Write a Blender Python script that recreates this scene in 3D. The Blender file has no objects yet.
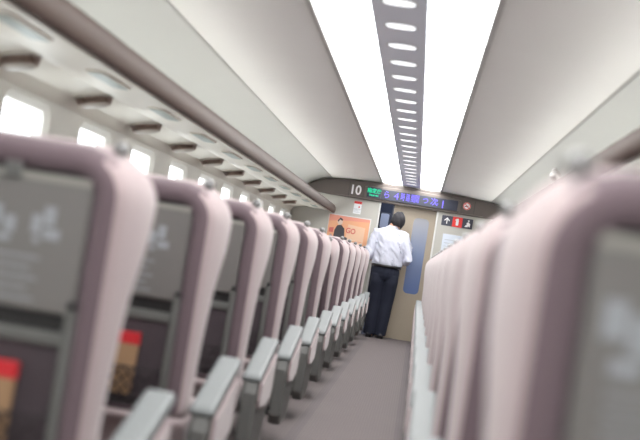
import bpy, bmesh, math, random
from mathutils import Vector, Matrix
random.seed(7)
SC = bpy.context.scene
COL = SC.collection
EYE = Vector((0.238, 0.0, 1.0))
FPX = 1234.0
END = 16.7          # y of the end wall
PITCH = 1.16        # seat pitch

# ------------------------------------------------------------------ materials
MATS = {}
def mat(name, col, rough=0.6, metal=0.0, noise=0.0, nscale=40.0, bump=0.0, bscale=200.0,
        emit=None, estr=0.0, spec=0.5, sheen=0.0, stretch=None, trans=0.0):
    m = bpy.data.materials.new(name); m.use_nodes = True
    nt = m.node_tree; b = nt.nodes['Principled BSDF']
    b.inputs['Base Color'].default_value = (*col, 1)
    b.inputs['Roughness'].default_value = rough
    b.inputs['Metallic'].default_value = metal
    b.inputs['Specular IOR Level'].default_value = spec
    b.inputs['Sheen Weight'].default_value = sheen
    if emit:
        b.inputs['Emission Color'].default_value = (*emit, 1)
        b.inputs['Emission Strength'].default_value = estr
    tc = nt.nodes.new('ShaderNodeTexCoord'); src = tc.outputs['Object']
    if stretch:
        mp = nt.nodes.new('ShaderNodeMapping'); mp.inputs['Scale'].default_value = stretch
        nt.links.new(src, mp.inputs['Vector']); src = mp.outputs['Vector']
    if noise > 0:
        n = nt.nodes.new('ShaderNodeTexNoise'); n.inputs['Scale'].default_value = nscale
        n.inputs['Detail'].default_value = 3
        nt.links.new(src, n.inputs['Vector'])
        mx = nt.nodes.new('ShaderNodeMix'); mx.data_type = 'RGBA'
        lo = tuple(max(0, c*(1-noise)) for c in col); hi = tuple(min(1, c*(1+noise)) for c in col)
        mx.inputs[6].default_value = (*lo, 1); mx.inputs[7].default_value = (*hi, 1)
        nt.links.new(n.outputs['Fac'], mx.inputs[0]); nt.links.new(mx.outputs[2], b.inputs['Base Color'])
    if bump > 0:
        n = nt.nodes.new('ShaderNodeTexNoise'); n.inputs['Scale'].default_value = bscale
        nt.links.new(src, n.inputs['Vector'])
        bp = nt.nodes.new('ShaderNodeBump'); bp.inputs['Strength'].default_value = bump
        bp.inputs['Distance'].default_value = 0.01
        nt.links.new(n.outputs['Fac'], bp.inputs['Height']); nt.links.new(bp.outputs['Normal'], b.inputs['Normal'])
    MATS[name] = m
    return m

def srgb(r, g, b):
    f = lambda c: (c/255/12.92) if c/255 <= 0.04045 else ((c/255+0.055)/1.055)**2.4
    return (f(r), f(g), f(b))

mat('pink_fabric', srgb(158, 141, 142), 0.9, noise=0.06, nscale=160, bump=0.15, bscale=500, sheen=0.3)
mat('mauve_shade_fabric', srgb(98, 83, 89), 0.9, noise=0.06, nscale=160, bump=0.15, bscale=500, sheen=0.1)
mat('grey_plastic', srgb(92, 92, 90), 0.5, noise=0.03)
mat('dark_plastic', srgb(70, 67, 68), 0.55, noise=0.04)
mat('black_plastic', srgb(28, 26, 28), 0.5)
mat('arm_grey', srgb(112, 116, 117), 0.55, noise=0.03)
mat('tray_grey', srgb(106, 103, 101), 0.4, noise=0.03)
mat('tray_highlight', srgb(140, 138, 132), 0.4)
mat('tray_mark', srgb(142, 145, 150), 0.5)
mat('net_black', srgb(40, 34, 36), 0.8)
mat('knob_grey', srgb(126, 126, 126), 0.35)
mat('pocket_cloth', srgb(66, 57, 62), 0.9, noise=0.08)
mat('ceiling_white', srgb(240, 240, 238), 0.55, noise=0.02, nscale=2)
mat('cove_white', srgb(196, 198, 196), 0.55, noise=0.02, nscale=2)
mat('wall_cream', srgb(240, 239, 232), 0.5, noise=0.02, nscale=3)
mat('end_grey', srgb(180, 178, 171), 0.5, noise=0.02, nscale=4)
mat('rail_brown', srgb(84, 69, 62), 0.6, noise=0.06, nscale=6)
mat('rack_beige', srgb(226, 223, 212), 0.45, noise=0.02)
mat('lamp_green', srgb(150, 164, 158), 0.4)
mat('bezel_grey', srgb(186, 180, 170), 0.4)
mat('slot_brown', srgb(128, 106, 96), 0.7)
mat('louvre_brown', srgb(170, 146, 134), 0.6)
mat('strip_grey', srgb(212, 216, 228), 0.35)
mat('trim_grey', srgb(180, 180, 178), 0.4)
mat('band_brown', srgb(96, 88, 84), 0.45, noise=0.04, nscale=8)
mat('band_frame', srgb(108, 100, 95), 0.4, noise=0.04, nscale=8)
mat('screen_navy', srgb(44, 48, 66), 0.3)
mat('led_green', (0, 0, 0), 0.5, emit=(0.0, 0.85, 0.42), estr=1.0)
mat('led_blue', (0, 0, 0), 0.5, emit=(0.2, 0.15, 1.0), estr=1.8)
mat('white_print', srgb(236, 236, 236), 0.5)
mat('notice_white', srgb(228, 230, 232), 0.5)
mat('notice_blue', srgb(206, 214, 226), 0.5)
mat('print_grey', srgb(170, 176, 184), 0.5)
mat('print_red', srgb(214, 52, 50), 0.5)
mat('sign_dark', srgb(62, 64, 78), 0.4)
mat('door_beige', srgb(158, 146, 130), 0.5, noise=0.04, nscale=5)
mat('door_edge', srgb(70, 72, 84), 0.5)
mat('jamb_silver', srgb(205, 205, 203), 0.3, metal=0.3)
mat('vest_navy', srgb(48, 54, 76), 0.5, noise=0.1, nscale=6)
mat('vest_floor', srgb(80, 80, 92), 0.6)
mat('vest_panel', srgb(178, 184, 206), 0.4)
mat('vest_blue', srgb(120, 150, 210), 0.4)
mat('poster_orange', srgb(228, 168, 130), 0.5, noise=0.03, nscale=12)
mat('poster_pink', srgb(224, 150, 130), 0.5)
mat('poster_cream', srgb(228, 190, 160), 0.5)
mat('poster_black', srgb(62, 60, 66), 0.5)
mat('poster_skin', srgb(214, 190, 176), 0.5)
mat('poster_red', srgb(206, 108, 100), 0.5)
mat('poster_grey', srgb(176, 160, 156), 0.5)
mat('skin', srgb(206, 158, 132), 0.5, noise=0.04, nscale=30)
mat('hair', srgb(30, 28, 34), 0.75, noise=0.4, nscale=60, bump=0.6, bscale=120, stretch=(1, 1, 0.25))
mat('shirt', srgb(198, 200, 214), 0.8, bump=1.0, bscale=16, stretch=(1, 1, 0.45))
mat('trousers', srgb(21, 26, 44), 0.85, noise=0.2, nscale=10, bump=0.7, bscale=10, stretch=(1, 1, 0.35))
mat('belt', srgb(30, 28, 30), 0.35)
mat('shoe', srgb(26, 26, 32), 0.3)
mat('eye_white', srgb(235, 232, 228), 0.3)
mat('eye_dark', srgb(30, 22, 20), 0.3)
mat('lip', srgb(170, 105, 96), 0.5)
mat('paper_red', srgb(186, 28, 38), 0.5)
mat('paper_brown', srgb(150, 118, 88), 0.7, noise=0.12, nscale=20)
mat('foil', srgb(190, 188, 186), 0.3, metal=0.6, bump=1.0, bscale=60)
mat('bag_brown', srgb(120, 98, 92), 0.7, noise=0.1)
mat('light_white', (0.8, 0.8, 0.8), 0.5, emit=(1.0, 1.0, 0.99), estr=9.5)
mat('added_cove_glow', (0.8, 0.8, 0.8), 0.5, emit=(1.0, 1.0, 0.985), estr=5.5)
mat('spot_white', (0.8, 0.8, 0.8), 0.5, emit=(0.93, 0.96, 1.0), estr=1.1)

def glass_mat(name, tint, fac):
    m = bpy.data.materials.new(name); m.use_nodes = True
    nt = m.node_tree; nt.nodes.clear()
    out = nt.nodes.new('ShaderNodeOutputMaterial'); mx = nt.nodes.new('ShaderNodeMixShader')
    t = nt.nodes.new('ShaderNodeBsdfTransparent'); g = nt.nodes.new('ShaderNodeBsdfGlossy')
    t.inputs['Color'].default_value = (*tint, 1); g.inputs['Roughness'].default_value = 0.05
    mx.inputs[0].default_value = fac
    nt.links.new(t.outputs[0], mx.inputs[1]); nt.links.new(g.outputs[0], mx.inputs[2])
    nt.links.new(mx.outputs[0], out.inputs[0]); MATS[name] = m
glass_mat('window_glass', (0.97, 0.98, 0.98), 0.06)

def carpet_mat():
    m = mat('carpet', srgb(138, 124, 124), 0.95)
    nt = m.node_tree; b = nt.nodes['Principled BSDF']
    tc = nt.nodes.new('ShaderNodeTexCoord'); sp = nt.nodes.new('ShaderNodeSeparateXYZ')
    nt.links.new(tc.outputs['Object'], sp.inputs[0])
    ab = nt.nodes.new('ShaderNodeMath'); ab.operation = 'ABSOLUTE'; nt.links.new(sp.outputs['X'], ab.inputs[0])
    r = nt.nodes.new('ShaderNodeValToRGB'); r.color_ramp.interpolation = 'CONSTANT'
    e = r.color_ramp.elements
    e[0].position = 0; e[0].color = (*srgb(103, 95, 95), 1)
    e[1].position = 0.255; e[1].color = (*srgb(95, 88, 89), 1)
    e2 = e.new(0.315); e2.color = (*srgb(102, 94, 94), 1)
    nt.links.new(ab.outputs[0], r.inputs[0])
    # woven tufts: two crossing waves plus noise
    w1 = nt.nodes.new('ShaderNodeTexWave'); w1.bands_direction = 'X'; w1.inputs['Scale'].default_value = 18
    w2 = nt.nodes.new('ShaderNodeTexWave'); w2.bands_direction = 'Y'; w2.inputs['Scale'].default_value = 5
    no = nt.nodes.new('ShaderNodeTexNoise'); no.inputs['Scale'].default_value = 90
    for w in (w1, w2, no): nt.links.new(tc.outputs['Object'], w.inputs['Vector'])
    w1.inputs['Distortion'].default_value = 1.0
    a = nt.nodes.new('ShaderNodeMath'); a.operation = 'MULTIPLY'
    nt.links.new(w1.outputs['Fac'], a.inputs[0]); nt.links.new(w2.outputs['Fac'], a.inputs[1])
    a2 = nt.nodes.new('ShaderNodeMath'); a2.operation = 'ADD'
    nt.links.new(a.outputs[0], a2.inputs[0]); nt.links.new(no.outputs['Fac'], a2.inputs[1])
    mr = nt.nodes.new('ShaderNodeMapRange'); mr.inputs['From Min'].default_value = 0.3; mr.inputs['From Max'].default_value = 1.5
    mr.inputs['To Min'].default_value = 0.78; mr.inputs['To Max'].default_value = 1.32
    nt.links.new(a2.outputs[0], mr.inputs['Value'])
    mx = nt.nodes.new('ShaderNodeVectorMath'); mx.operation = 'SCALE'
    nt.links.new(r.outputs['Color'], mx.inputs[0]); nt.links.new(mr.outputs[0], mx.inputs['Scale'])
    nt.links.new(mx.outputs[0], b.inputs['Base Color'])
carpet_mat()

def pane_view_mat():
    """door pane: grey fading to blue painted in for the vestibule behind tinted glass"""
    m = mat('door_pane_view', srgb(100, 120, 150), 0.25)  # ramp colours stand in for the vestibule seen through the glass
    nt = m.node_tree; b = nt.nodes['Principled BSDF']
    tc = nt.nodes.new('ShaderNodeTexCoord'); sp = nt.nodes.new('ShaderNodeSeparateXYZ')
    nt.links.new(tc.outputs['Object'], sp.inputs[0])
    mr = nt.nodes.new('ShaderNodeMapRange'); mr.inputs['From Min'].default_value = 0.6; mr.inputs['From Max'].default_value = 1.7
    nt.links.new(sp.outputs['Z'], mr.inputs['Value'])
    r = nt.nodes.new('ShaderNodeValToRGB'); e = r.color_ramp.elements
    e[0].position = 0.05; e[0].color = (*srgb(84, 104, 150), 1)
    e[1].position = 0.95; e[1].color = (*srgb(146, 148, 156), 1)
    x = e.new(0.5); x.color = (*srgb(108, 122, 154), 1)
    nt.links.new(mr.outputs[0], r.inputs[0]); nt.links.new(r.outputs['Color'], b.inputs['Base Color'])
pane_view_mat()

# ------------------------------------------------------------------ mesh helpers
class MB:
    """collects shapes with materials, then builds ONE mesh object"""
    def __init__(s): s.v = []; s.f = []; s.m = []; s.mats = []; s.sm = []
    def mi(s, name):
        if name not in s.mats: s.mats.append(name)
        return s.mats.index(name)
    def add(s, vs, fs, m, smooth=False):
        o = len(s.v); s.v += [tuple(p) for p in vs]; k = s.mi(m)
        for f in fs: s.f.append([i+o for i in f]); s.m.append(k); s.sm.append(smooth)
    def bm(s, bm, m, smooth=False, xf=None):
        bmesh.ops.recalc_face_normals(bm, faces=bm.faces)
        bm.verts.index_update()
        s.add([(xf @ v.co) if xf else v.co.copy() for v in bm.verts], [[v.index for v in f.verts] for f in bm.faces], m, smooth); bm.free()
    def box(s, x0, x1, y0, y1, z0, z1, m, bev=0.0, seg=2):
        bm = bmesh.new()
        bmesh.ops.create_cube(bm, size=1)
        for v in bm.verts:
            v.co = Vector(((x0+x1)/2+v.co.x*(x1-x0), (y0+y1)/2+v.co.y*(y1-y0), (z0+z1)/2+v.co.z*(z1-z0)))
        if bev > 0: bmesh.ops.bevel(bm, geom=bm.edges[:], offset=bev, segments=seg, profile=0.5, affect='EDGES')
        s.bm(bm, m)
    def prism(s, pts, a0, a1, m, axis='x', bev=0.0, seg=2, smooth=False):
        """extrude a polygon: axis x -> pts are (y,z); axis y -> pts are (x,z); axis z -> (x,y)"""
        def P(p, a): return {'x': (a, p[0], p[1]), 'y': (p[0], a, p[1]), 'z': (p[0], p[1], a)}[axis]
        bm = bmesh.new()
        A = [bm.verts.new(P(p, a0)) for p in pts]; B = [bm.verts.new(P(p, a1)) for p in pts]
        bm.faces.new(A); bm.faces.new(B[::-1]); n = len(pts)
        for i in range(n): bm.faces.new((A[i], A[(i+1) % n], B[(i+1) % n], B[i]))
        bmesh.ops.recalc_face_normals(bm, faces=bm.faces)
        if bev > 0:
            ed = [e for e in bm.edges if e.calc_face_angle(0) > 0.5]
            bmesh.ops.bevel(bm, geom=ed, offset=bev, segments=seg, profile=0.5, affect='EDGES')
        s.bm(bm, m, smooth)
    def rings(s, rs, m, cap0=True, cap1=True, smooth=True, closed=True):
        n = len(rs[0]); vs = [p for r in rs for p in r]; fs = []
        for k in range(len(rs)-1):
            for i in range(n if closed else n-1):
                j = (i+1) % n; fs.append((k*n+i, k*n+j, (k+1)*n+j, (k+1)*n+i))
        if cap0: fs.append(tuple(range(n))[::-1])
        if cap1: fs.append(tuple((len(rs)-1)*n+i for i in range(n)))
        s.add(vs, fs, m, smooth)
    def tube(s, pts, rads, m, n=12, flat=None):
        """swept tube along points; rads floats or (rx, ry)"""
        pts = [Vector(p) for p in pts]; rs = []
        up = None
        for i, p in enumerate(pts):
            d = (pts[min(i+1, len(pts)-1)]-pts[max(i-1, 0)]).normalized()
            if up is None:
                up = Vector((0, 1, 0)) if abs(d.y) < 0.9 else Vector((0, 0, 1))
            u = (up - d*up.dot(d)).normalized(); w = d.cross(u); up = u
            r = rads[i]; ru, rw = (r if isinstance(r, tuple) else (r, r))
            rs.append([p+u*(ru*math.cos(t))+w*(rw*math.sin(t)) for t in [2*math.pi*k/n for k in range(n)]])
        s.rings(rs, m)
    def ell(s, c, r, m, n=16, rot=None):
        bm = bmesh.new(); bmesh.ops.create_uvsphere(bm, u_segments=n, v_segments=max(8, n*2//3), radius=1)
        M = Matrix.Translation(c) @ (rot or Matrix.Identity(4)) @ Matrix.Diagonal((*r, 1))
        s.bm(bm, m, True, M)
    def mesh(s, name):
        me = bpy.data.meshes.new(name); me.from_pydata(s.v, [], s.f)
        for k in s.mats: me.materials.append(MATS[k])
        me.polygons.foreach_set('material_index', s.m); me.polygons.foreach_set('use_smooth', s.sm)
        bm = bmesh.new(); bm.from_mesh(me); bmesh.ops.recalc_face_normals(bm, faces=bm.faces); bm.to_mesh(me); bm.free()
        me.update(); return me
    def build(s, name, parent=None, loc=(0, 0, 0), xm=1.0):
        if xm < 0: s.v = [(-p[0], p[1], p[2]) for p in s.v]
        o = bpy.data.objects.new(name, s.mesh(name)); COL.objects.link(o); o.location = loc
        if parent: o.parent = parent
        return o

def rrect(x0, x1, z0, z1, rt, rb, n=6, sub=6):
    """rounded rectangle outline, counter-clockwise from bottom left, fixed point count"""
    P = []
    def arc(cx, cz, r, a0):
        for k in range(n+1):
            a = math.radians(a0+90*k/n); P.append((cx+r*math.cos(a), cz+r*math.sin(a)))
    arc(x0+rb, z0+rb, rb, 180); arc(x1-rb, z0+rb, rb, 270)
    for k in range(1, sub): P.append((x1, z0+rb+(z1-rt-z0-rb)*k/sub))
    arc(x1-rt, z1-rt, rt, 0); arc(x0+rt, z1-rt, rt, 90)
    for k in range(1, sub): P.append((x0, z1-rt-(z1-rt-z0-rb)*k/sub))
    return P

def tag(o, label, cat, group=None):
    o['label'] = label; o['category'] = cat
    if group: o['group'] = group
    return o
def struct(o): o['kind'] = 'structure'; return o
def empty(name, loc=(0, 0, 0)):
    o = bpy.data.objects.new(name, None); COL.objects.link(o); o.location = loc; o.empty_display_size = 0.1
    return o
def tree(o):
    """copy a thing, its parts and their sub-parts; meshes are shared"""
    c = o.copy(); COL.objects.link(c)
    for ch in list(o.children):
        d = tree(ch); d.parent = c
    return c
def text_mesh(mb, s, x, y, z, size, m, sx=1.0, rot=0.0, align='CENTER', depth=0.002, bold=0.0):
    """flat lettering standing in the XZ plane, facing -Y; (x,z) is its centre"""
    cu = bpy.data.curves.new('t', 'FONT'); cu.body = s; cu.size = size; cu.align_x = align; cu.align_y = 'CENTER'
    cu.extrude = depth/2; cu.offset = bold
    ob = bpy.data.objects.new('t', cu); COL.objects.link(ob)
    bpy.context.view_layer.update()
    me = bpy.data.meshes.new_from_object(ob.evaluated_get(bpy.context.evaluated_depsgraph_get()))
    ca, sa = math.cos(rot), math.sin(rot)
    vs = [(x+(v.co.x*sx*ca-v.co.y*sa), y-v.co.z, z+(v.co.x*sx*sa+v.co.y*ca)) for v in me.vertices]
    mb.add(vs, [list(p.vertices) for p in me.polygons], m)
    bpy.data.objects.remove(ob); bpy.data.curves.remove(cu); bpy.data.meshes.remove(me)

# ------------------------------------------------------------------ shell of the carriage
Y0, Y1 = -2.6, END
TH = 0.06
# cross-section of one side (x>0), inner surface, from ceiling centre to floor
CEIL = [(0.385, 2.072), (0.42, 2.068), (0.8, 2.052), (1.08, 2.032)]
COVE = [(1.08, 2.032), (1.22, 2.0), (1.36, 1.93), (1.47, 1.83), (1.54, 1.72), (1.58, 1.60)]
def curve_pts(P, n=4):
    Q = [P[0]]+P+[P[-1]]; out = []
    for i in range(1, len(Q)-2):
        for k in range(n):
            t = k/n; a, b, c, d = Q[i-1], Q[i], Q[i+1], Q[i+2]
            out.append(tuple(.5*((2*b[j])+(-a[j]+c[j])*t+(2*a[j]-5*b[j]+4*c[j]-d[j])*t*t+(-a[j]+3*b[j]-3*c[j]+d[j])*t**3) for j in (0, 1)))
    return out+[P[-1]]
COVE = curve_pts(COVE)
def sheet(mb, prof, y0, y1, m, t=TH, smooth=False):
    """thick sheet following a cross-section profile; outward side offset away from the interior"""
    c = Vector((0, 1.2)); out = []
    for p in prof:
        d = (Vector(p)-c).normalized(); out.append((p[0]+d.x*t, p[1]+d.y*t))
    mb.prism(list(prof)+out[::-1], y0, y1, m, 'y', smooth=smooth)

mb = MB()
# ceiling: two side slopes and the panel above the lights
for sg in (-1, 1):
    pr = [(sg*a, b) for a, b in CEIL]
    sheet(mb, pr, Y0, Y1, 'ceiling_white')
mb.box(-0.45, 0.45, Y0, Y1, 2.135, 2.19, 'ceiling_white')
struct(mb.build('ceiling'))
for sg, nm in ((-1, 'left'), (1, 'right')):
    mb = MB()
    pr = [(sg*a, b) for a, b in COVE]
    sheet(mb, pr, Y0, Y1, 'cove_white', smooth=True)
    # thin groove bead where ceiling and cove meet
    struct(mb.build('trim_cove_'+nm))
    mb = MB(); mb.box(sg*1.08-0.003, sg*1.08+0.003, Y0, Y1, 2.027, 2.036, 'trim_grey'); struct(mb.build('trim_seam_'+nm))
    # dark edge strips along the light panels
    mb = MB(); mb.box(min(sg*0.385, sg*0.415), max(sg*0.385, sg*0.415), Y0, Y1, 2.055, 2.10, 'trim_grey', 0.004); struct(mb.build('trim_light_'+nm))

# side walls with window openings: pieces between window bays
WPH, WW, WZ0, WZ1 = 6.52, 0.66, 0.98, 1.475
wins = [WPH+PITCH*k for k in range(-7, 9)]
wins = [y for y in wins if Y0+0.4 < y < Y1-0.4]
for sg, nm in ((-1, 'left'), (1, 'right')):
    mb = MB(); xa, xb = (sg*1.58, sg*1.66) if sg > 0 else (-1.66, -1.58)
    mb.box(xa, xb, Y0, Y1, 0, WZ0, 'wall_cream')
    mb.box(xa, xb, Y0, Y1, WZ1, 1.66, 'wall_cream')
    e = [Y0]+[v for y in wins for v in (y-WW/2, y+WW/2)]+[Y1]
    for i in range(0, len(e), 2): mb.box(xa, xb, e[i], e[i+1], WZ0, WZ1, 'wall_cream')
    struct(mb.build('wall_'+nm))
    mb = MB(); mb.box(sg*1.58-0.012*(sg > 0), sg*1.58+0.012*(sg < 0), Y0, Y1, 0, 0.12, 'grey_plastic'); struct(mb.build('baseboard_'+nm))
    for i, y in enumerate(wins):
        w = struct(empty('window_%d' % (i+1+(50 if sg > 0 else 0)), (sg*1.62, y, WZ0)))
        f = MB()
        o = rrect(-WW/2, WW/2, 0, WZ1-WZ0, 0.07, 0.07); q = rrect(-WW/2+0.03, WW/2-0.03, 0.03, WZ1-WZ0-0.03, 0.05, 0.05)
        sq = rrect(-WW/2, WW/2, 0, WZ1-WZ0, 0.001, 0.001)
        R = lambda P, x: [(x, a, b) for a, b in P]
        f.rings([R(sq, 0.03*sg), R(sq, -0.04*sg), R(o, -0.045*sg), R(q, -0.02*sg), R(q, 0.03*sg)], 'wall_cream', False, False, smooth=False)
        f.build('window_frame', w)
        g = MB(); g.prism(q, -0.004, 0.004, 'window_glass', 'x'); g.build('window_glass', w)

mb = MB(); mb.box(-1.66, 1.66, Y0, Y1+0.1, -0.05, 0, 'carpet'); struct(mb.build('floor'))
mb = MB(); mb.box(-1.66, 1.66, Y0-0.06, Y0, 0, 2.2, 'end_grey'); struct(mb.build('wall_rear'))

# ------------------------------------------------------------------ end wall, doorway and vestibule
DX0, DX1, DZ = -0.385, 0.40, 1.80
mb = MB()
mb.box(-1.66, DX0, END, END+0.05, 0, 2.2, 'end_grey')
mb.box(DX1, 1.66, END, END+0.05, 0, 2.2, 'end_grey')
mb.box(DX0, DX1, END, END+0.05, DZ, 2.2, 'end_grey')
struct(mb.build('wall_end'))
mb = MB()
mb.box(DX0-0.012, DX0+0.012, END-0.012, END+0.06, 0, DZ, 'jamb_silver', 0.004)
mb.box(DX1-0.012, DX1+0.012, END-0.012, END+0.06, 0, DZ, 'jamb_silver', 0.004)
struct(mb.build('trim_1'))
for k, (a, b) in enumerate(((-1.58, DX0-0.02), (DX1+0.02, 1.58))):
    mb = MB(); mb.box(a, b, END-0.012, END, 0, 0.1, 'grey_plastic', 0.003); struct(mb.build('baseboard_end_'+('left', 'right')[k]))
# sliding door leaf, partly open to the right
dr = struct(empty('door_1', (0, END+0.085, 0)))
mb = MB(); px0, px1, pz0, pz1 = 0.095, 0.305, 0.64, 1.67
q = rrect(px0, px1, pz0, pz1, 0.06, 0.06); sq = rrect(-0.197, 0.66, 0.004, 1.83, 0.001, 0.001)
R = lambda P, y: [(a, y, b) for a, b in P]
mb.rings([R(q, 0.02), R(sq, 0.02), R(sq, -0.02), R(q, -0.02), R(q, 0.02)], 'door_beige', False, False, smooth=False)
mb.build('door_panel', dr)
mb = MB(); mb.prism(rrect(px0, px1, pz0, pz1, 0.06, 0.06), -0.012, 0.012, 'door_pane_view', 'y'); mb.build('door_window', dr)
mb = MB(); mb.box(-0.212, -0.19, -0.024, 0.024, 0.004, 1.83, 'door_edge', 0.004); mb.build('door_seal', dr)
# vestibule beyond
vy0, vy1 = END+0.13, END+1.5
mb = MB(); mb.box(-1.2, 1.2, vy1, vy1+0.05, 0, 2.2, 'vest_navy')
for k in range(5): mb.box(-1.0+0.42*k, -0.985+0.42*k, vy1-0.01, vy1, 0.1, 2.1, 'door_edge')
struct(mb.build('wall_vestibule_back'))
mb = MB(); mb.box(-1.25, -1.2, vy0, vy1, 0, 2.2, 'vest_navy'); struct(mb.build('wall_vestibule_left'))
mb = MB(); mb.box(1.2, 1.25, vy0, vy1, 0, 2.2, 'vest_navy'); struct(mb.build('wall_vestibule_right'))
mb = MB(); mb.box(-1.25, 1.25, END+0.1, vy1, -0.05, -0.001, 'vest_floor'); struct(mb.build('floor_vestibule'))
mb = MB(); mb.box(-1.25, 1.25, END+0.06, vy1, 2.2, 2.25, 'cove_white'); struct(mb.build('ceiling_vestibule'))

def WX(x, y):  # pixel on the end wall -> X, Z
    dx, dy = x-417, y-268
    return ((.988*dx+.156*dy)/73.9+.238, 1.0-(-.156*dx+.988*dy)/73.9)
EW = END
# dark header band across the top of the end wall
up = [(-1.36, 1.915), (-1.30, 1.955), (-1.2, 1.99), (-1.1, 2.015), (-0.8, 2.04), (-0.42, 2.055)]
pts = [(-1.40, 1.86), (-1.34, 1.815), (-1.1, 1.80), (1.1, 1.80), (1.34, 1.815), (1.40, 1.86)]
pts = pts + [(-a, b) for a, b in up] + up[::-1]
hb = empty('header_panel', (0, EW, 1.80)); tag(hb, 'dark brown-grey header panel arching over the doorway under the ceiling', 'panel')
mb = MB(); mb.prism([(a, b-1.80) for a, b in pts], -0.05, -0.0005, 'band_brown', 'y', bev=0.006); mb.build('panel_board', hb)
mb = MB(); mb.prism([(a, b-1.80) for a, b in [(-0.62, 1.825), (0.69, 1.825), (0.69, 1.985), (0.5, 2.01), (0.1, 2.02), (-0.3, 2.01), (-0.62, 1.985)]], -0.075, -0.049, 'band_frame', 'y', bev=0.008); mb.build('display_frame', hb)
mb = MB(); mb.prism([(-1.0, 0.006), (1.0, 0.006), (1.0, 0.02), (-1.0, 0.02)], -0.062, -0.049, 'band_frame', 'y', bev=0.003); mb.build('lower_moulding', hb)
for a in (-0.83, 0.87):
    mb = MB(); mb.box(a-0.002, a+0.002, -0.052, -0.05, 0.03, 0.2, 'black_plastic'); mb.build('panel_seam', hb)
mb = MB(); text_mesh(mb, '10', -0.745, -0.052, 0.107, 0.175, 'white_print', 0.92, bold=0.004); mb.build('car_number', hb)
# green reservation display
gd = empty('green_display', (-0.487, EW-0.076, 1.912)); tag(gd, 'small LED display with green lettering beside the number 10', 'display')
mb = MB(); mb.box(-0.095, 0.095, -0.012, 0, -0.07, 0.07, 'screen_navy', 0.003); mb.build('screen', gd)
mb = MB(); text_mesh(mb, '指定席', 0, -0.013, 0.018, 0.068, 'led_green', 0.95, bold=0.0012); text_mesh(mb, 'Reserved', 0, -0.013, -0.037, 0.036, 'led_green', 0.9, bold=0.0008)
mb.build('lettering', gd)
# blue scrolling display
bd = empty('scrolling_display', (0.13, EW-0.076, 1.905)); tag(bd, 'long LED display with blue scrolling characters above the door', 'display')
mb = MB(); mb.box(-0.515, 0.515, -0.012, 0, -0.068, 0.068, 'screen_navy', 0.003); mb.build('screen', bd)
mb = MB()
for ch, px, sz, sx in (('ら', 386.8, .115, .95), ('4', 396.5, .14, 1.15), ('時', 402.8, .125, .56), ('路', 408, .12, .56), ('間', 413, .125, .55), ('間', 417, .125, .55),
                       ('つ', 425.3, .11, .9), ('次', 434, .12, 1.0), ('。', 439, .08, 1), ('|', 442.6, .12, 1.6)):
    X, Z = WX(px, 196.3+(px-387)*0.142)
    mb = MB(); text_mesh(mb, ch, X-0.13, -0.013, 0.0, sz*0.92, 'led_blue', sx*0.95, bold=0.0); mb.build('character', bd)

# no smoking roundel
X, Z = WX(466.4, 206.6)
ns = empty('no_smoking_sign', (X, EW-0.0505, Z)); tag(ns, 'round red and white no smoking sticker on the header panel', 'sign')
def disc(mb, r, y, m, n=28, d=0.003, r0=None, cx=0, cz=0):
    P = [(cx+r*math.cos(2*math.pi*k/n), cz+r*math.sin(2*math.pi*k/n)) for k in range(n)]
    if r0 is None: mb.prism(P, y-d, y, m, 'y')
    else:
        Q = [(cx+r0*math.cos(2*math.pi*k/n), cz+r0*math.sin(2*math.pi*k/n)) for k in range(n)]
        mb.rings([[(a, y, b) for a, b in P], [(a, y-d, b) for a, b in P], [(a, y-d, b) for a, b in Q], [(a, y, b) for a, b in Q]], m, False, False, False)
mb = MB(); disc(mb, 0.052, 0, 'white_print'); mb.build('disc', ns)
mb = MB(); disc(mb, 0.050, -0.003, 'print_red', r0=0.038, d=0.002)
bm = bmesh.new(); bmesh.ops.create_cube(bm, size=1)
mb.bm(bm, 'print_red', False, Matrix.Translation((0, -0.004, 0)) @ Matrix.Rotation(math.radians(45), 4, 'Y') @ Matrix.Diagonal((0.085, 0.0015, 0.009, 1)))
mb.build('ring', ns)
mb = MB(); mb.box(-0.028, 0.022, -0.0042, -0.003, -0.012, 0.0, 'sign_dark'); mb.box(0.01, 0.014, -0.0042, -0.003, 0.004, 0.02, 'sign_dark'); mb.build('cigarette', ns)
# small notice left of the door
X, Z = WX(357.6, 207.8)
nt_ = empty('wall_notice', (X, EW, Z)); tag(nt_, 'small white notice with red heading on the wall above the poster', 'notice')
mb = MB(); mb.box(-0.052, 0.052, -0.004, 0, -0.085, 0.085, 'notice_white'); mb.build('sheet', nt_)
mb = MB(); mb.box(-0.052, 0.052, -0.0055, -0.004, 0.052, 0.085, 'print_red')
mb.box(0.012, 0.030, -0.0055, -0.004, 0.0, 0.022, 'print_red')
for k in range(3): mb.box(-0.044, 0.04-0.02*(k == 1), -0.005, -0.004, -0.03-0.018*k, -0.025-0.018*k, 'print_grey')
mb.box(-0.052, 0.052, -0.005, -0.004, -0.018, -0.014, 'print_grey')
mb.build('printing', nt_)
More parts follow.
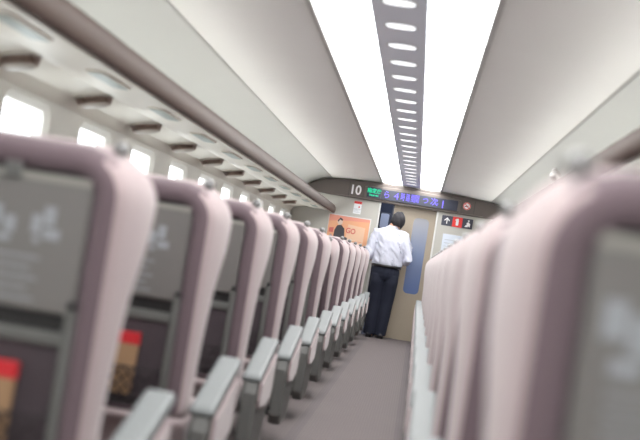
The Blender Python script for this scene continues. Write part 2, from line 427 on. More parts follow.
# poster
(X0, Z0), (X1, _) = WX(330, 214), WX(370.6, 219.8)
po = empty('poster', (X0, EW, Z0-0.62)); tag(po, 'orange poster with a man in a black suit on the end wall', 'poster')
W = X1-X0
mb = MB(); mb.box(-0.012, W+0.012, -0.012, 0, -0.012, 0.632, 'jamb_silver', 0.003); mb.build('poster_frame', po)
mb = MB(); yy = -0.0125; t = 0.0008
mb.box(0, W, yy-t, yy, 0, 0.62, 'poster_orange')
def flat(P, m, k=1): mb.prism(P, yy-t*(k+1), yy-t*k, m, 'y')
flat([(0.0, 0.53), (0.2, 0.56), (W, 0.585), (W, 0.62), (0, 0.62)], 'poster_pink')
flat([(0.25, 0.1), (W-0.06, 0.08), (W-0.05, 0.5), (0.27, 0.52)], 'poster_cream')
flat([(0.10, 0.0), (0.205, 0.0), (0.215, 0.2), (0.235, 0.29), (0.275, 0.28), (0.285, 0.33), (0.24, 0.345), (0.225, 0.45), (0.175, 0.50), (0.12, 0.48), (0.095, 0.42), (0.085, 0.2)], 'poster_black', 2)
flat([(0.155+0.036*math.cos(a), 0.535+0.044*math.sin(a)) for a in [math.radians(20*k) for k in range(18)]], 'poster_skin', 2)
flat([(0.12, 0.55), (0.15, 0.595), (0.19, 0.575), (0.185, 0.552), (0.15, 0.565), (0.13, 0.53)], 'poster_black', 3)
flat([(0.275, 0.28), (0.31, 0.285), (0.31, 0.31), (0.28, 0.33)], 'poster_skin', 2)
flat([(0.02, 0.2), (0.085, 0.2), (0.09, 0.32), (0.05, 0.36), (0.015, 0.30)], 'poster_grey', 2)
flat([(0.02, 0.38), (0.08, 0.38), (0.08, 0.45), (0.02, 0.44)], 'poster_red', 2)
mb.build('print', po)
mb = MB(); text_mesh(mb, 'GO', 0.315, yy-t*3, 0.43, 0.10, 'poster_red', 0.85, rot=-0.05, bold=0.003, depth=0.001)
mb.build('poster_lettering', po)
for r_ in range(6):
    mb = MB(); mb.box(0.36, 0.50-0.02*(r_ % 2), yy-t*3, yy-t*2, 0.12+0.035*r_, 0.128+0.035*r_, 'poster_pink'); mb.build('text_line', po)
# pictogram strip right of the door
(XA, ZA), (XB, _) = WX(441.6, 220), WX(472.2, 224.5)
sw = XB-XA; sg_ = empty('pictogram_sign', (XA, EW, ZA)); tag(sg_, 'dark sign strip with white arrow and red square right of the door', 'sign')
h = 0.068
mb = MB(); mb.box(0, sw, -0.008, 0, -h, h, 'sign_dark', 0.004); mb.build('board', sg_)
mb = MB(); mb.box(sw*0.345, sw*0.66, -0.0095, -0.008, -h, h, 'print_red')
cx = sw*0.17
mb.prism([(cx-0.006, -0.04), (cx+0.006, -0.04), (cx+0.006, 0.02), (cx+0.03, -0.004), (cx+0.038, 0.006), (cx, 0.045), (cx-0.038, 0.006), (cx-0.03, -0.004), (cx-0.006, 0.02)], -0.0095, -0.008, 'white_print', 'y')
cx = sw*0.5
mb.prism(rrect(cx-0.018, cx+0.018, -0.045, 0.048, 0.014, 0.01), -0.011, -0.009, 'white_print', 'y')
mb.box(cx-0.03, cx+0.006, -0.011, -0.009, 0.02, 0.034, 'white_print')
cx = sw*0.83
mb.prism([(cx-0.035, -0.045), (cx+0.01, -0.045), (cx+0.01, -0.02), (cx-0.02, -0.02)], -0.0095, -0.008, 'white_print', 'y')
mb.prism([(cx-0.01, -0.015), (cx+0.035, -0.045), (cx+0.04, 0.0), (cx+0.012, 0.022), (cx-0.012, 0.012)], -0.0095, -0.008, 'white_print', 'y')
disc(mb, 0.012, -0.008, 'white_print', 14, 0.0015, cx=cx+0.012, cz=0.038)
mb.build('pictograms', sg_)
# pale notice board below it
(XA, ZA) = WX(443, 233.5)
nb = empty('notice_sheet', (XA, EW, ZA-0.5)); tag(nb, 'pale blue-white notice sheet below the pictogram strip', 'notice')
mb = MB(); mb.box(0, 0.42, -0.006, 0, 0, 0.5, 'notice_blue', 0.002); mb.build('sheet', nb)
mb = MB()
for k in range(9): mb.box(0.03, 0.39-0.03*(k % 3), -0.0072, -0.006, 0.06+0.045*k, 0.068+0.045*k, 'print_grey')
mb.build('printing', nb)
# equipment box seen in the vestibule through the gap
eq = empty('wall_monitor', (-0.34, vy1-0.3, 1.56)); tag(eq, 'bluish wall monitor glimpsed in the vestibule beyond the open door', 'monitor')
mb = MB(); mb.box(-0.065, 0.085, 0, 0.29, -0.09, 0.16, 'door_edge', 0.01); mb.build('housing', eq)
mb = MB(); mb.prism(rrect(-0.055, 0.065, -0.06, 0.145, 0.02, 0.02), -0.008, 0.001, 'vest_panel', 'y'); mb.build('screen', eq)
kb = MB(); kb.box(-0.55, -0.28, vy1-0.03, vy1-0.011, 0.0, 0.45, 'vest_blue', 0.004); tag(kb.build('lower_panel'), 'light blue lower panel in the vestibule seen beside the man\'s feet', 'panel')

# ------------------------------------------------------------------ ceiling lights
for sg, nm in ((-1, 'left'), (1, 'right')):
    t_ = empty('light_panel', (sg*0.25, 0, 2.075)); tag(t_, 'long glowing white ceiling light panel, %s of the grey centre strip' % nm, 'ceiling light')
    mb = MB(); x0, x1 = (0.120 if sg > 0 else 0.130)-0.25, 0.385-0.25
    mb.prism([(sg*(x0+(x1-x0)*k/8), 0.004-0.022*math.sin(math.pi*k/8)) for k in range(9)]+[(sg*x1, 0.012), (sg*x0, 0.012)], Y0+0.05, Y1-0.055, 'light_white', 'y'); mb.build('diffuser', t_)
    mb = MB(); mb.box(sg*x0 if sg > 0 else -x1, sg*x1 if sg > 0 else -x0, Y0+0.05, Y1-0.055, 0.013, 0.058, 'trim_grey'); mb.build('housing', t_)
mb = MB(); mb.box(-0.129, 0.119, Y0, Y1-0.052, 2.062, 2.09, 'strip_grey', 0.006); struct(mb.build('trim_2'))
dl = empty('ceiling_downlight', (0, 5.02, 2.062))
mb = MB(); o = rrect(-0.078, 0.074, -0.066, 0.066, 0.058, 0.058); i_ = rrect(-0.070, 0.066, -0.058, 0.058, 0.05, 0.05)
RR = lambda P, z: [(a, b, z) for a, b in P]
mb.rings([RR(o, 0.0), RR(o, -0.003), RR(i_, -0.004), RR(i_, 0.0)], 'trim_grey', False, False, False); mb.build('bezel', dl)
mb = MB(); mb.rings([RR(i_, 0.0), RR(i_, -0.0035), RR(rrect(-0.04, 0.04, -0.04, 0.04, 0.035, 0.035), -0.006)], 'spot_white', False, True); mb.build('lens', dl)
ORD = ['first', 'second', 'third', 'fourth', 'fifth', 'sixth', 'seventh', 'eighth', 'ninth', 'tenth', 'eleventh', 'twelfth', 'thirteenth', 'fourteenth',
       'fifteenth', 'sixteenth', 'seventeenth', 'eighteenth', 'nineteenth', 'twentieth', 'twenty-first', 'twenty-second', 'twenty-third', 'twenty-fourth']
for k in range(23):
    o = dl if k == 0 else tree(dl)
    o.location = (0, 5.02+0.5*k, 2.062)
    w_ = 'nearest' if k == 0 else ORD[k]+' nearest'
    tag(o, 'oval white downlight in the grey ceiling strip, %s to the viewer' % w_, 'ceiling light', 'oval downlights in the ceiling strip')

# ------------------------------------------------------------------ luggage racks
def rack(sg, nm, label):
    r = empty('luggage_rack', (sg*1.3, 0, 1.55)); tag(r, label, 'luggage rack')
    ye = END-0.055
    mb = MB()   # underside skin
    P = [(1.025, 1.56), (1.07, 1.58), (1.28, 1.58), (1.33, 1.585), (1.37, 1.592), (1.54, 1.556), (1.578, 1.50)]
    P2 = P+[(1.578, 1.625), (1.025, 1.625)]
    mb.prism([(sg*(a-1.3), b-1.55) for a, b in P2], Y0+0.02, ye, 'rack_beige', 'y'); mb.build('shelf', r)
    mb = MB()   # rail: rounded lozenge
    c = Vector((1.0, 1.615)); Q = []
    for k in range(16):
        a = 2*math.pi*k/16; Q.append((c.x+0.034*math.cos(a)+0.010*math.sin(a), c.y+0.060*math.sin(a)))
    mb.prism([(sg*(a-1.3), b-1.55) for a, b in Q], Y0+0.02, ye-0.03, 'rail_brown', 'y', smooth=True); mb.build('rail', r)
    mb = MB(); mb.prism([(sg*(c.x+(a-c.x)*1.06-1.3), c.y+(b-c.y)*1.06-1.55) for a, b in Q], ye-0.03, ye, 'bezel_grey', 'y', bev=0.004); mb.build('end_cap', r)
    mb = MB(); mb.box(sg*1.09-1.3*sg-0.022, sg*1.09-1.3*sg+0.022, Y0+0.05, ye-0.05, 0.077, 0.098, 'added_cove_glow', 0.004); mb.build('added_cove_lamp', r)  # unseen lamp strip added behind the rail to brighten the ceiling
    return r
rack(-1, 'left', 'long luggage rack with brown front rail above the left windows')
rack(1, 'right', 'long luggage rack with brown front rail above the right windows')

# reading lamps & vents under racks
lamp = empty('reading_lamp')
mb = MB(); q = rrect(-0.045, 0.045, -0.24, 0.24, 0.03, 0.03); q2 = rrect(-0.036, 0.036, -0.23, 0.23, 0.024, 0.024)
mb.rings([RR(q, 0.004), RR(q, -0.003), RR(q2, -0.004), RR(q2, 0.0)], 'rack_beige', False, False, False); mb.build('bezel', lamp)
mb = MB(); mb.prism(q2, -0.006, 0.002, 'lamp_green', 'z', bev=0.002); mb.build('lens', lamp)
vent = empty('air_vent')
EL_ = lambda rx, ry, z, n=28: [(rx*math.cos(2*math.pi*k/n), ry*math.sin(2*math.pi*k/n), z) for k in range(n)]
mb = MB()
mb.rings([EL_(.098, .090, 0.004), EL_(.098, .090, -0.004), EL_(.090, .082, -0.005)], 'bezel_grey', True, False)
mb.rings([EL_(.066, .060, 0.0), EL_(.060, .054, -0.034)], 'slot_brown', True, True)
mb.rings([EL_(.080, .072, -0.032), EL_(.078, .070, -0.037), EL_(.060, .054, -0.045), EL_(.02, .02, -0.047)], 'bezel_grey', True, True)
mb.build('nozzle', vent)
for k in range(4):
    z = -0.007-0.008*k; a = .090-.003*k; b = .082-.003*k
    mb = MB(); mb.rings([EL_(a-.022, b-.022, z+0.002), EL_(a, b, z-0.002), EL_(a, b, z-0.004), EL_(a-.022, b-.022, z-0.001)], 'louvre_brown', False, False, False); mb.build('louvre', vent)
first_l = first_v = True
for sg, nm in ((-1, 'left'), (1, 'right')):
    ks = [y for y in [5.09+PITCH*k for k in range(-1, 10)] if y < END-0.4]
    if sg > 0: ks = []      # the right rack's underside stays hidden behind the seats
    for k, y in enumerate(ks):
        o = lamp if first_l else tree(lamp); first_l = False
        o.location = (sg*1.165, y, 1.5755)
        tag(o, 'pale green reading lamp under the left rack, %s nearest' % ORD[k] if k else 'pale green reading lamp under the left rack, nearest one', 'lamp', 'reading lamps under the left rack')
    for k, y in enumerate([v-0.35 for v in ks]):
        o = vent if first_v else tree(vent); first_v = False
        o.location = (sg*1.445, y, 1.571); o.rotation_euler = (0, -math.radians(12.3), 0)
        tag(o, 'slotted brown air vent under the left rack, %s nearest' % ORD[k] if k else 'slotted brown air vent under the left rack, nearest one', 'air vent', 'air vents under the left rack')

# ------------------------------------------------------------------ seats
AC = 0.93
def interp(tab, z):
    for (a, b), (c, d) in zip(tab, tab[1:]):
        if z <= c: return b+(d-b)*max(0, (z-a))/(c-a)
    return tab[-1][1]
YF = [(0.40, 0.135), (0.60, 0.145), (0.74, 0.165), (0.84, 0.19), (0.92, 0.225), (1.0, 0.26), (1.06, 0.268), (1.11, 0.25), (1.165, 0.18)]
BULGE = [(0.40, 0.35), (0.62, 0.4), (0.80, 0.6), (0.95, 1.0), (1.17, 1.0)]
def back_mesh(a0, a1, s):
    mb = MB(); x0, x1 = a0-AC, a1-AC
    def ring(i, yfun, dz=0):
        it = max(i, 0.0)
        P = rrect(x0+i, x1-i, 0.42+it*0.4, 1.16-it, max(0.125-it, 0.02), 0.03, 8, 12)
        cx = (x0+x1)/2; w_ = (x1-x0)/2; e = max(0.0, 0.018-i)     # side wings swell at head height
        return [((cx+(p[0]-cx)*(1-e*(1-interp(BULGE, p[1]))/w_))*s, yfun(p[1]), p[1]) for p in P]
    rear = [(0.080, 0.032), (0.076, 0.010), (0.066, 0.001), (0.052, -0.002), (0.040, 0.0), (0.028, 0.008), (0.018, 0.022), (0.010, 0.045)]
    rr = [ring(i, lambda z, y=y: y) for i, y in rear]
    mb.rings([rr[0], rr[1]], 'dark_plastic', True, False)
    mb.rings(rr[1:6], 'mauve_shade_fabric', False, False)  # darker rear fabric also carries the shade on the seat backs
    fr = [ring(-0.014, lambda z: max(0.06, interp(YF, z)-0.06)), ring(-0.008, lambda z: interp(YF, z)-0.025), ring(0.025, lambda z: interp(YF, z)-0.004),
          ring(0.06, lambda z: interp(YF, z)), ring(0.11, lambda z: interp(YF, z)-0.02), ring(0.17, lambda z: interp(YF, z)-0.025)]
    mid = [[((a[0]*(1-t)+b[0]*t), (a[1]*(1-t)+b[1]*t), a[2]) for a, b in zip(rr[7], fr[0])] for t in (0.5,)]
    mb.rings([rr[5], rr[6], rr[7], mid[0]]+fr, 'pink_fabric', False, True)
    nn = len(rr[0]); km = mb.mi('mauve_shade_fabric'); start = len(mb.f)-(len(fr)+3)*nn-1
    for q in range(start, start+2*nn):
        if sum(mb.v[i][2] for i in mb.f[q])/4 > 1.118: mb.m[q] = km       # shade tone carried over the top of the rear rim
    return mb
def quadstrip(mb, x0, x1, y, z0, z1, m): mb.box(min(x0, x1), max(x0, x1), y-0.0012, y, z0, z1, m)

PROTO = {}
def make_double_seat(s):
    root = empty('double_seat')
    # pedestal
    mb = MB()
    mb.box(-0.42, 0.42, 0.14, 0.56, 0.16, 0.28, 'dark_plastic', 0.03); mb.box(-0.12, 0.12, 0.22, 0.48, 0.03, 0.17, 'dark_plastic', 0.02)
    mb.build('pedestal', root)
    for a in (-0.44, 0.44):
        mb = MB(); mb.box(a-0.03, a+0.03, 0.10, 0.60, 0.0, 0.03, 'black_plastic', 0.008)
        mb.prism([(0.20, 0.02), (0.52, 0.02), (0.44, 0.17), (0.28, 0.17)], a-0.02, a+0.02, 'black_plastic', 'x', bev=0.006)
        mb.tube([(a, 0.11, 0.05), (a, 0.59, 0.05)], [0.018, 0.018], 'black_plastic'); mb.build('foot', root)
    for (a0, a1, first) in ((0.385, 0.90, True), (0.96, 1.475, False)):
        # cushion
        mb = MB(); x0, x1 = (a0-AC)*s, (a1-AC)*s
        if x0 > x1: x0, x1 = x1, x0
        mb.prism([(0.13, 0.27), (0.60, 0.27), (0.655, 0.31), (0.66, 0.38), (0.62, 0.425), (0.45, 0.42), (0.20, 0.395), (0.13, 0.40)], x0+0.02, x1-0.02, 'pink_fabric', 'x', bev=0.03, seg=3, smooth=True)
        mb.build('seat_cushion', root)
        # backrest
        b = back_mesh(a0, a1, s).build('backrest', root)
        ia, ib = a0+0.08, a1-0.08
        xa, xb = sorted(((ia-AC)*s, (ib-AC)*s))
        # tray
        mb = MB(); mb.prism(rrect(xa, xb, 0.782, 1.074, 0.028, 0.012), 0.004, 0.03, 'tray_grey', 'y', bev=0.004, smooth=False)
        w = xb-xa
        mb.prism(rrect(xa+0.004, xb-0.004, 1.058, 1.073, 0.007, 0.002), 0.002, 0.006, 'tray_highlight', 'y', bev=0.001)  # paler strip paints the highlight along the tray's top rim
        # instruction label: pictures and lines of print
        y = 0.004
        for p0, p1, q0, q1 in ((.06, .14, .955, 1.0), (.15, .24, .94, .985), (.10, .20, .915, .935), (.26, .33, .925, .965), (.40, .47, .955, .995), (.49, .56, .94, .975), (.42, .54, .92, .934),
                               (.66, .72, .945, .985), (.73, .80, .965, 1.005), (.74, .84, .935, .958), (.68, .72, .925, .938)):
            quadstrip(mb, xa+w*p0, xa+w*p1, y, q0, q1, 'tray_mark')
        for k in range(5): quadstrip(mb, xa+w*0.10, xb-w*(0.26+0.05*(k % 2)), y, 0.890-0.022*k, 0.895-0.022*k, 'tray_mark')
        mb.build('tray_table', b)
        mb = MB(); mx = (xa+xb)/2; mb.box(mx-0.02, mx+0.02, -0.006, 0.006, 1.056, 1.09, 'grey_plastic', 0.005); mb.build('tray_latch', b)
        # bar and side posts
        mb = MB(); mb.box(xa, xb, 0.006, 0.034, 0.712, 0.742, 'grey_plastic', 0.006)
        mb.box(xa-0.004, xb+0.004, 0.026, 0.036, 0.742, 0.784, 'black_plastic'); mb.build('pocket_bar', b)
        for x in (xa+0.004, xb-0.004):
            mb = MB(); mb.box(x-0.012, x+0.012, -0.004, 0.034, 0.46, 0.80, 'grey_plastic', 0.006); mb.tube([(x-0.006, -0.004, 0.805), (x+0.008, -0.004, 0.805)], [0.009, 0.009], 'black_plastic'); mb.build('side_post', b)
        mb = MB(); mb.box(xa, xb, 0.016, 0.034, 0.46, 0.713, 'pocket_cloth', 0.003); mb.build('pocket_back', b)
        # net
        mb = MB(); n = 9; za, zb = 0.455, 0.565; ww = w-0.05; x_ = xa+0.025
        def strand(p, q):
            mb.tube([(p[0], -0.022-0.012*math.sin(math.pi*(p[0]-x_)/ww), p[1]), (q[0], -0.022-0.012*math.sin(math.pi*(q[0]-x_)/ww), q[1])], [0.0024, 0.0024], 'net_black', 4)
        cell = ww/n; rows = 3; ch = (zb-za)/rows
        for r_ in range(rows):
            for c in range(n):
                A, B = (x_+c*cell, za+r_*ch), (x_+(c+1)*cell, za+(r_+1)*ch)
                C_, D = (x_+c*cell, za+(r_+1)*ch), (x_+(c+1)*cell, za+r_*ch)
                strand(A, B); strand(C_, D)
        for zz in (za, zb):
            pts = [(x_+ww*k/10, -0.022-0.012*math.sin(math.pi*k/10), zz) for k in range(11)]
            mb.tube([(x_, 0.02, zz)]+pts+[(x_+ww, 0.02, zz)], [0.003]*13, 'net_black', 6)
        mb.build('pocket_net', b)
        # shoulder grab knob on the aisle-side shoulder
        if first:
            kx = (0.447-AC)*s
            mb = MB(); mb.tube([(kx, 0.11, 1.07), (kx, 0.11, 1.145)], [0.013, 0.010], 'knob_grey'); mb.ell((kx, 0.11, 1.156), (0.019, 0.019, 0.017), 'knob_grey', 16)
            mb.build('grab_knob', b)
        # head cushion on the front face
        mb = MB(); mb.prism(rrect(xa, xb, 0.92, 1.075, 0.04, 0.04), 0.21, 0.25, 'pink_fabric', 'y', bev=0.012, smooth=True); mb.build('head_cushion', b)
    # armrests
    ao = 0.305 if s < 0 else 0.325
    for kind, a0, a1 in (('aisle', ao, ao+0.08), ('centre', 0.905, 0.955), ('wall', 1.475, 1.523)):
        xa, xb = sorted(((a0-AC)*s, (a1-AC)*s))
        ar = MB()
        ar.prism([(0.03, 0.447), (0.06, 0.440), (0.49, 0.558), (0.515, 0.570), (0.51, 0.592), (0.49, 0.596), (0.06, 0.478), (0.035, 0.468)], xa, xb, 'arm_grey', 'x', bev=0.014, seg=3)
        A = ar.build('armrest', root)
        # shell below
        mb = MB()
        mb.prism([(0.035, 0.444), (0.015, 0.40), (0.02, 0.17), (0.08, 0.12), (0.33, 0.12), (0.40, 0.16), (0.52, 0.34), (0.51, 0.555), (0.47, 0.548)], xa+0.012, xb-0.008, 'grey_plastic' , 'x', bev=0.012, seg=3)
        mb.build('side_panel', A)
        mb = MB(); mb.prism([(0.075, 0.436), (0.495, 0.552), (0.50, 0.560), (0.06, 0.442)], xa+0.006, xb-0.006, 'black_plastic', 'x'); mb.build('gap_shade', A)  # black strip draws the shade in the gap under the armrest
        if kind == 'aisle':
            pts = [(0.085, 0.437), (0.075, 0.37), (0.095, 0.335), (0.30, 0.325), (0.44, 0.345), (0.475, 0.38), (0.485, 0.530), (0.465, 0.538)]
            xo = (ao-AC)*s
            mb = MB(); mb.prism(pts, min(xo-0.004*s, xo+0.02*s), max(xo-0.004*s, xo+0.02*s), 'pink_fabric', 'x', bev=0.008, seg=3); mb.build('side_cushion', A)
    return root
ROWY = 2.60
left_rows = list(range(0, 12)); right_rows = list(range(-1, 12))
for s, rows, nm in ((-1, left_rows, 'left'), (1, right_rows, 'right')):
    proto = make_double_seat(s)
    for i, k in enumerate(rows):
        o = proto if i == 0 else tree(proto)
        o.location = (s*AC-(0.033 if s > 0 else 0), ROWY+PITCH*k-0.03, 0)
        if s < 0 and k == 6:
            lab = 'pink double seat in the left row with its aisle backrest reclined'
            bk = [c for c in o.children if c.name.startswith('backrest')]
            # the aisle-side backrest leans back about its hinge near the cushion
            bk = sorted(bk, key=lambda c: -max((c.matrix_basis @ v.co).x for v in c.data.vertices))[0]
            a = math.radians(21); R_ = Matrix.Translation((0, 0.1, 0.45)) @ Matrix.Rotation(a, 4, 'X') @ Matrix.Translation((0, -0.1, -0.45))
            bk.matrix_basis = R_
        elif i == 0: lab = 'pink double seat nearest the viewer on the %s side of the aisle' % nm
        elif i == len(rows)-1: lab = 'pink double seat on the %s side, last before the end wall' % nm
        else: lab = 'pink double seat on the %s side, %s from the viewer' % (nm, ORD[i])
        tag(o, lab, 'seat', 'double seats left of the aisle' if s < 0 else 'double seats right of the aisle')

# paper bags in the pockets of the two nearest left seats
def paper(y, lab):
    r = empty('paper_packet', (-0.665, y, 0.480)); tag(r, lab, 'paper packet', 'paper packets in seat pockets')
    mb = MB(); mb.prism([(-0.11, 0), (0.10, 0), (0.104, 0.155), (-0.106, 0.155)], -0.012, 0.004, 'paper_brown', 'y', bev=0.003); mb.build('packet_body', r)
    mb = MB(); mb.prism([(-0.108, 0.153), (0.106, 0.153), (0.106, 0.190), (-0.108, 0.188)], -0.013, 0.005, 'paper_red', 'y', bev=0.002)
    mb.build('red_flap', r)
    mb = MB(); mb.prism([(0.0+0.022*math.cos(math.radians(30*k)), 0.125+0.016*math.sin(math.radians(30*k))) for k in range(12)], -0.0135, -0.012, 'poster_black', 'y'); mb.build('emblem', r)
paper(ROWY-0.03-0.002, 'brown paper packet with red top in the net pocket of the nearest left seat')
paper(ROWY-0.03-0.002+PITCH, 'brown paper packet with red top in the pocket of the second left seat')

# bundle and bag on the right rack
b_ = empty('silver_bundle', (1.0, 7.8, 1.679)); tag(b_, 'small crumpled silvery bundle on the right luggage rack', 'bundle')
mb = MB(); mb.ell((0, 0, 0.028), (0.035, 0.07, 0.032), 'foil', 20); mb.ell((0.0, 0.05, 0.05), (0.022, 0.035, 0.03), 'foil', 14); mb.build('wrapping', b_)
sb = empty('soft_bag', (1.3, 10.2, 1.63)); tag(sb, 'brown soft bag lying on the right luggage rack beyond the silvery bundle', 'bag')
mb = MB(); mb.box(-0.16, 0.16, -0.2, 0.2, 0, 0.17, 'bag_brown', 0.06, 4); mb.build('bag_body', sb)
mb = MB(); mb.tube([(-0.1, -0.12, 0.15), (-0.1, -0.07, 0.20), (-0.1, 0, 0.215), (-0.1, 0.07, 0.20), (-0.1, 0.12, 0.15)], [0.008]*5, 'bag_brown'); mb.build('bag_handle', sb)

# ------------------------------------------------------------------ the man
def remesh(mb, name, voxel, parent, smooth=6, mat_name=None):
    o = mb.build(name+'_tmp')
    m = o.modifiers.new('r', 'REMESH'); m.mode = 'VOXEL'; m.voxel_size = voxel
    m2 = o.modifiers.new('s', 'SMOOTH'); m2.iterations = smooth; m2.factor = 0.5
    bpy.context.view_layer.update()
    me = bpy.data.meshes.new_from_object(o.evaluated_get(bpy.context.evaluated_depsgraph_get()))
    me.materials.clear(); me.materials.append(MATS[mat_name])
    for p in me.polygons: p.use_smooth = True; p.material_index = 0
    me.name = name
    r = bpy.data.objects.new(name, me); COL.objects.link(r)
    old = o.data; bpy.data.objects.remove(o); bpy.data.meshes.remove(old)
    if parent: r.parent = parent
    return r
def ering(c, rx, ry, n=24, tilt=0.0): 
    return [(c[0]+rx*math.cos(2*math.pi*k/n), c[1]+ry*math.sin(2*math.pi*k/n), c[2]+tilt*math.sin(2*math.pi*k/n)) for k in range(n)]
SH = {-1: (-0.185, 0.0, 1.395), 1: (0.185, 0.0, 1.385)}
EL = {-1: (-0.268, -0.035, 1.09), 1: (0.272, -0.03, 1.08)}
WR = {-1: (-0.15, 0.20, 0.985), 1: (0.135, 0.20, 0.985)}
HC = Vector((0.060, 0.035, 1.578))    # head centre
HR = Matrix.Rotation(math.radians(7), 4, 'Y') @ Matrix.Rotation(math.radians(-14), 4, 'X')
man = empty('person', (-0.165, END-0.31, 0)); tag(man, 'standing man seen from behind in white shirt and dark trousers by the door', 'person')
mb = MB()
mb.rings([ering((0, 0.0, z), rx, ry) for z, rx, ry in ((0.80, .10, .09), (0.87, .155, .105), (0.95, .15, .10), (1.08, .145, .095), (1.22, .16, .10), (1.34, .165, .095), (1.41, .13, .08), (1.45, .07, .06))], 'skin')
mb.tube([(0, 0, 1.42), (0.005, 0.005, 1.48), (0.035, 0.018, 1.55)], [0.062, 0.056, 0.056], 'skin')
mb.ell(HC, (0.074, 0.092, 0.112), 'skin', 24, HR)
def H(p): return HC + (HR @ Vector(p))
mb.ell(H((0, 0.035, -0.062)), (0.050, 0.052, 0.050), 'skin', 16, HR)
mb.tube([H((0, 0.085, 0.012)), H((0, 0.100, -0.012)), H((0, 0.108, -0.026)), H((0, 0.088, -0.034))], [0.008, 0.011, 0.014, 0.01], 'skin', 8)
for sg in (-1, 1):
    mb.ell(H((sg*0.076, -0.004, -0.01)), (0.010, 0.019, 0.031), 'skin', 12, HR)
    s0, e0, w0 = Vector(SH[sg]), Vector(EL[sg]), Vector(WR[sg])
    mb.tube([s0*0.8+Vector((0, 0, 1.395))*0.2, s0, s0.lerp(e0, .5), e0, e0.lerp(w0, .35), w0.lerp(e0, .1), w0], [.045, .05, .044, .039, .040, .028, .026], 'skin')
    # hand: palm continues the forearm, fingers curl toward the middle
    d = (w0-e0).normalized(); inn = Vector((-sg, 0, 0)); inn = (inn-d*inn.dot(d)).normalized(); upv = d.cross(inn); 
    if upv.z < 0: upv = -upv
    pc = w0+d*0.045
    mb.tube([w0, w0+d*0.03, w0+d*0.07, w0+d*0.092], [(.020, .026), (.018, .036), (.016, .040), (.014, .036)] if False else [.024, .028, .030, .026], 'skin', 10)
    for f_, (off, ln) in enumerate(((0.030, 0.068), (0.010, 0.076), (-0.010, 0.070), (-0.030, 0.056))):
        base = w0+d*0.082+upv*off
        k1 = base+d*ln*0.42+inn*0.006; k2 = k1+(d*0.45+inn*0.9).normalized()*ln*0.34; k3 = k2+(inn-d*0.5).normalized()*ln*0.28
        mb.tube([base-d*0.02, k1, k2, k3], [.0105, .0095, .0088, .007], 'skin', 8)
    tb = w0+d*0.03+upv*0.022
    mb.tube([tb, tb+(upv*0.8+inn*0.5+d*0.6).normalized()*0.035, tb+(upv*0.8+inn*0.5+d*0.6).normalized()*0.035+(d+inn*0.5).normalized()*0.032], [.013, .0115, .009], 'skin', 8)
    mb.tube([(sg*0.075, 0, 0.84), (sg*0.08, 0.01, 0.68), (sg*0.078, 0.012, 0.47), (sg*0.075, -0.012, 0.30), (sg*0.072, -0.012, 0.07)], [.078, .072, .052, .052, .036], 'skin')
    mb.tube([(sg*0.072, -0.03, 0.05), (sg*0.075, 0.04, 0.045), (sg*0.08, 0.15, 0.035)], [.035, .038, .028], 'skin')
body = remesh(mb, 'body', 0.0055, man, 3, 'skin')
# face details
for sg in (-1, 1):
    e = MB(); e.ell(H((sg*0.030, 0.079, 0.008)), (0.012, 0.009, 0.007), 'eye_white', 12); e.ell(H((sg*0.030, 0.087, 0.008)), (0.0045, 0.003, 0.0045), 'eye_dark', 10); e.build('eye', man)
    e = MB(); e.tube([H((sg*0.016, 0.090, 0.026)), H((sg*0.030, 0.089, 0.031)), H((sg*0.045, 0.078, 0.026))], [0.003, 0.004, 0.002], 'hair', 6); e.build('eyebrow', man)
e = MB(); e.tube([H((-0.022, 0.083, -0.055)), H((0, 0.091, -0.056)), H((0.022, 0.083, -0.055))], [0.003, 0.005, 0.003], 'lip', 8); e.build('mouth', man)
# hair
bm = bmesh.new(); bmesh.ops.create_uvsphere(bm, u_segments=40, v_segments=28, radius=1)
for v in bm.verts:
    c = v.co; x, y, z = c.x*0.094, c.y*0.110-0.006, c.z*0.126+0.002
    face = (y > 0.035 and z < 0.048) or (y > 0.006 and z < -0.045)
    nape = z < -0.098
    k = 0.80 if (face or nape) else 1+0.035*math.sin(9*c.x+7*c.z+3*c.y)*random.uniform(.5, 1)
    v.co = H((x*k, y*k, z*k))
hb_ = MB(); hb_.bm(bm, 'hair', True); hb_.build('hair', man)
# shirt
mb = MB()
mb.rings([ering((0, 0.0, z), rx, ry) for z, rx, ry in ((0.925, .158, .112), (0.955, .182, .130), (1.0, .198, .140), (1.08, .196, .136), (1.2, .198, .132), (1.3, .202, .126), (1.37, .198, .114), (1.42, .155, .094), (1.455, .09, .074), (1.475, .070, .066))], 'shirt')
for sg in (-1, 1):
    s0, e0, w0 = Vector(SH[sg]), Vector(EL[sg]), Vector(WR[sg])
    mb.tube([(s0.x*.55, 0, 1.40), s0, s0.lerp(e0, .35), s0.lerp(e0, .8), e0+Vector((0, -.006, 0)), e0.lerp(w0, .14), e0.lerp(w0, .24)], [.055, .066, .064, .062, .060, .056, .054], 'shirt', 16)
shirt = remesh(mb, 'shirt', 0.008, man, 5, 'shirt')
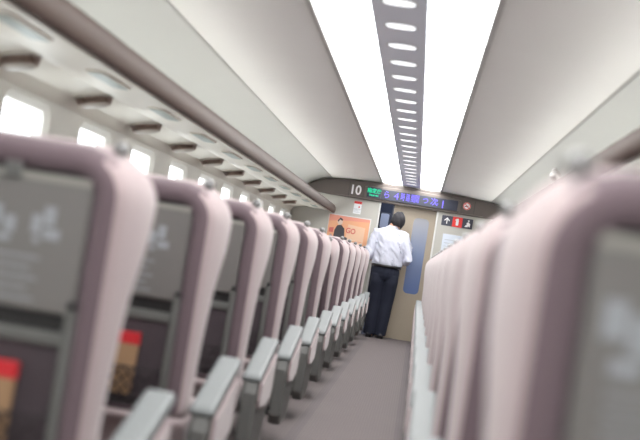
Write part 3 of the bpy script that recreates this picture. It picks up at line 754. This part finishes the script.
# fold relief in the cloth
from mathutils import noise as mn
for v in shirt.data.vertices:
    p = v.co; n = mn.noise(Vector((p.x*9+3, p.y*9, p.z*4.5)))+0.5*mn.noise(Vector((p.x*20+p.z*14, p.y*20+5, p.z*12)))
    v.co = p+v.normal*(0.024*n)
mb = MB()
cr = [ering((0.004, 0.004, 1.466), .074, .069, 24, 0.012), ering((0.005, 0.005, 1.478), .072, .068, 24, 0.012), ering((0.008, 0.008, 1.505), .064, .064, 24, 0.010), ering((0.008, 0.008, 1.507), .059, .059, 24, 0.010), ering((0.005, 0.005, 1.470), .060, .060, 24, 0.012)]
mb.rings(cr, 'shirt', False, False); mb.build('collar', man)
for sg in (-1, 1):
    e0, w0 = Vector(EL[sg]), Vector(WR[sg]); mb = MB()
    mb.tube([e0.lerp(w0, .17), e0.lerp(w0, .19), e0.lerp(w0, .28), e0.lerp(w0, .30)], [.052, .058, .057, .050], 'shirt', 20); mb.build('rolled_cuff', man)
# trousers
mb = MB()
mb.rings([ering((0, 0.0, z), rx, ry) for z, rx, ry in ((0.965, .172, .124), (0.94, .178, .127), (0.88, .188, .134), (0.82, .184, .128), (0.77, .165, .105))], 'trousers')
for sg in (-1, 1):
    mb.tube([(sg*0.080, 0, 0.84), (sg*0.084, 0.0, 0.74), (sg*0.082-.004, 0.012, 0.60), (sg*0.080-.008, 0.015, 0.47), (sg*0.078-.012, -0.004, 0.30), (sg*0.074-.015, -0.01, 0.10), (sg*0.074-.015, -0.006, 0.045)],
            [(.115, .106), (.115, .105), (.102, .098), (.092, .090), (.086, .085), (.078, .078), (.080, .076)], 'trousers', 20)
tr = remesh(mb, 'trousers', 0.008, man, 4, 'trousers')
for v in tr.data.vertices:
    p = v.co; n = mn.noise(Vector((p.x*8, p.y*8, p.z*6+9)))
    v.co = p+v.normal*(0.007*n)
mb = MB(); r_ = [ering((0, 0, 0.942), .183, .132), ering((0, 0, 0.942), .198, .147), ering((0, 0, 0.976), .200, .149), ering((0, 0, 0.976), .182, .131)]
mb.rings(r_, 'belt', False, False); mb.build('belt', man)
for sg in (-1, 1):
    mb = MB()
    P = [(-0.085, .034, .060), (-0.06, .040, .075), (0.0, .042, .082), (0.06, .047, .066), (0.13, .050, .048), (0.185, .040, .040), (0.20, .022, .030)]
    rs = []
    for y, hw, ht in P:
        rs.append([(sg*0.078-.015+hw*math.cos(t), y, (ht*math.sin(t)*0.98 if math.sin(t) > 0 else 0.0)+0.012) for t in [2*math.pi*k/16 for k in range(16)]])
    mb.rings(rs, 'shoe')
    mb.prism([(sg*0.078-.015+a, b) for a, b in ((-.034, -.085), (.034, -.085), (.045, 0), (.052, .12), (.03, .2), (-.03, .2), (-.052, .12), (-.045, 0))], 0.0005, 0.014, 'belt', 'z')
    mb.build('shoe', man)

# ------------------------------------------------------------------ world, vestibule lamp, camera
w = bpy.data.worlds.new('daylight'); SC.world = w; w.use_nodes = True
bg = w.node_tree.nodes['Background']; bg.inputs[0].default_value = (0.93, 0.97, 1.0, 1); bg.inputs[1].default_value = 4.0
vl = bpy.data.lights.new('vestibule_lamp', 'AREA'); vl.shape = 'RECTANGLE'; vl.size = 0.8; vl.size_y = 0.5; vl.energy = 9; vl.color = (0.8, 0.88, 1)
vo = bpy.data.objects.new('vestibule_lamp', vl); COL.objects.link(vo); vo.location = (0, (vy0+vy1)/2, 2.19)

cam = bpy.data.cameras.new('camera'); co = bpy.data.objects.new('camera', cam); COL.objects.link(co); SC.camera = co
cam.sensor_width = 36; cam.lens = FPX/640*36; cam.clip_start = 0.05; cam.clip_end = 100
ay = Vector((417-320, -(268-220), -FPX)).normalized()      # world +Y in camera axes
th = math.radians(9.0)
az = Vector((math.sin(th), math.cos(th), 0)); az = (az-ay*az.dot(ay)).normalized()
ax = ay.cross(az)
M = Matrix((ax, ay, az))          # rows: world axes in camera coordinates
co.matrix_world = Matrix.Translation(EYE) @ M.to_4x4()
cam.dof.use_dof = True; cam.dof.focus_distance = 14.0; cam.dof.aperture_fstop = 2.4

SC.view_settings.view_transform = 'Standard'; SC.view_settings.look = 'None'; SC.view_settings.gamma = 1; SC.view_settings.exposure = 0.25
SC.view_settings.use_curve_mapping = False
SC.cycles.max_bounces = 10; SC.cycles.diffuse_bounces = 6; SC.cycles.transparent_max_bounces = 8
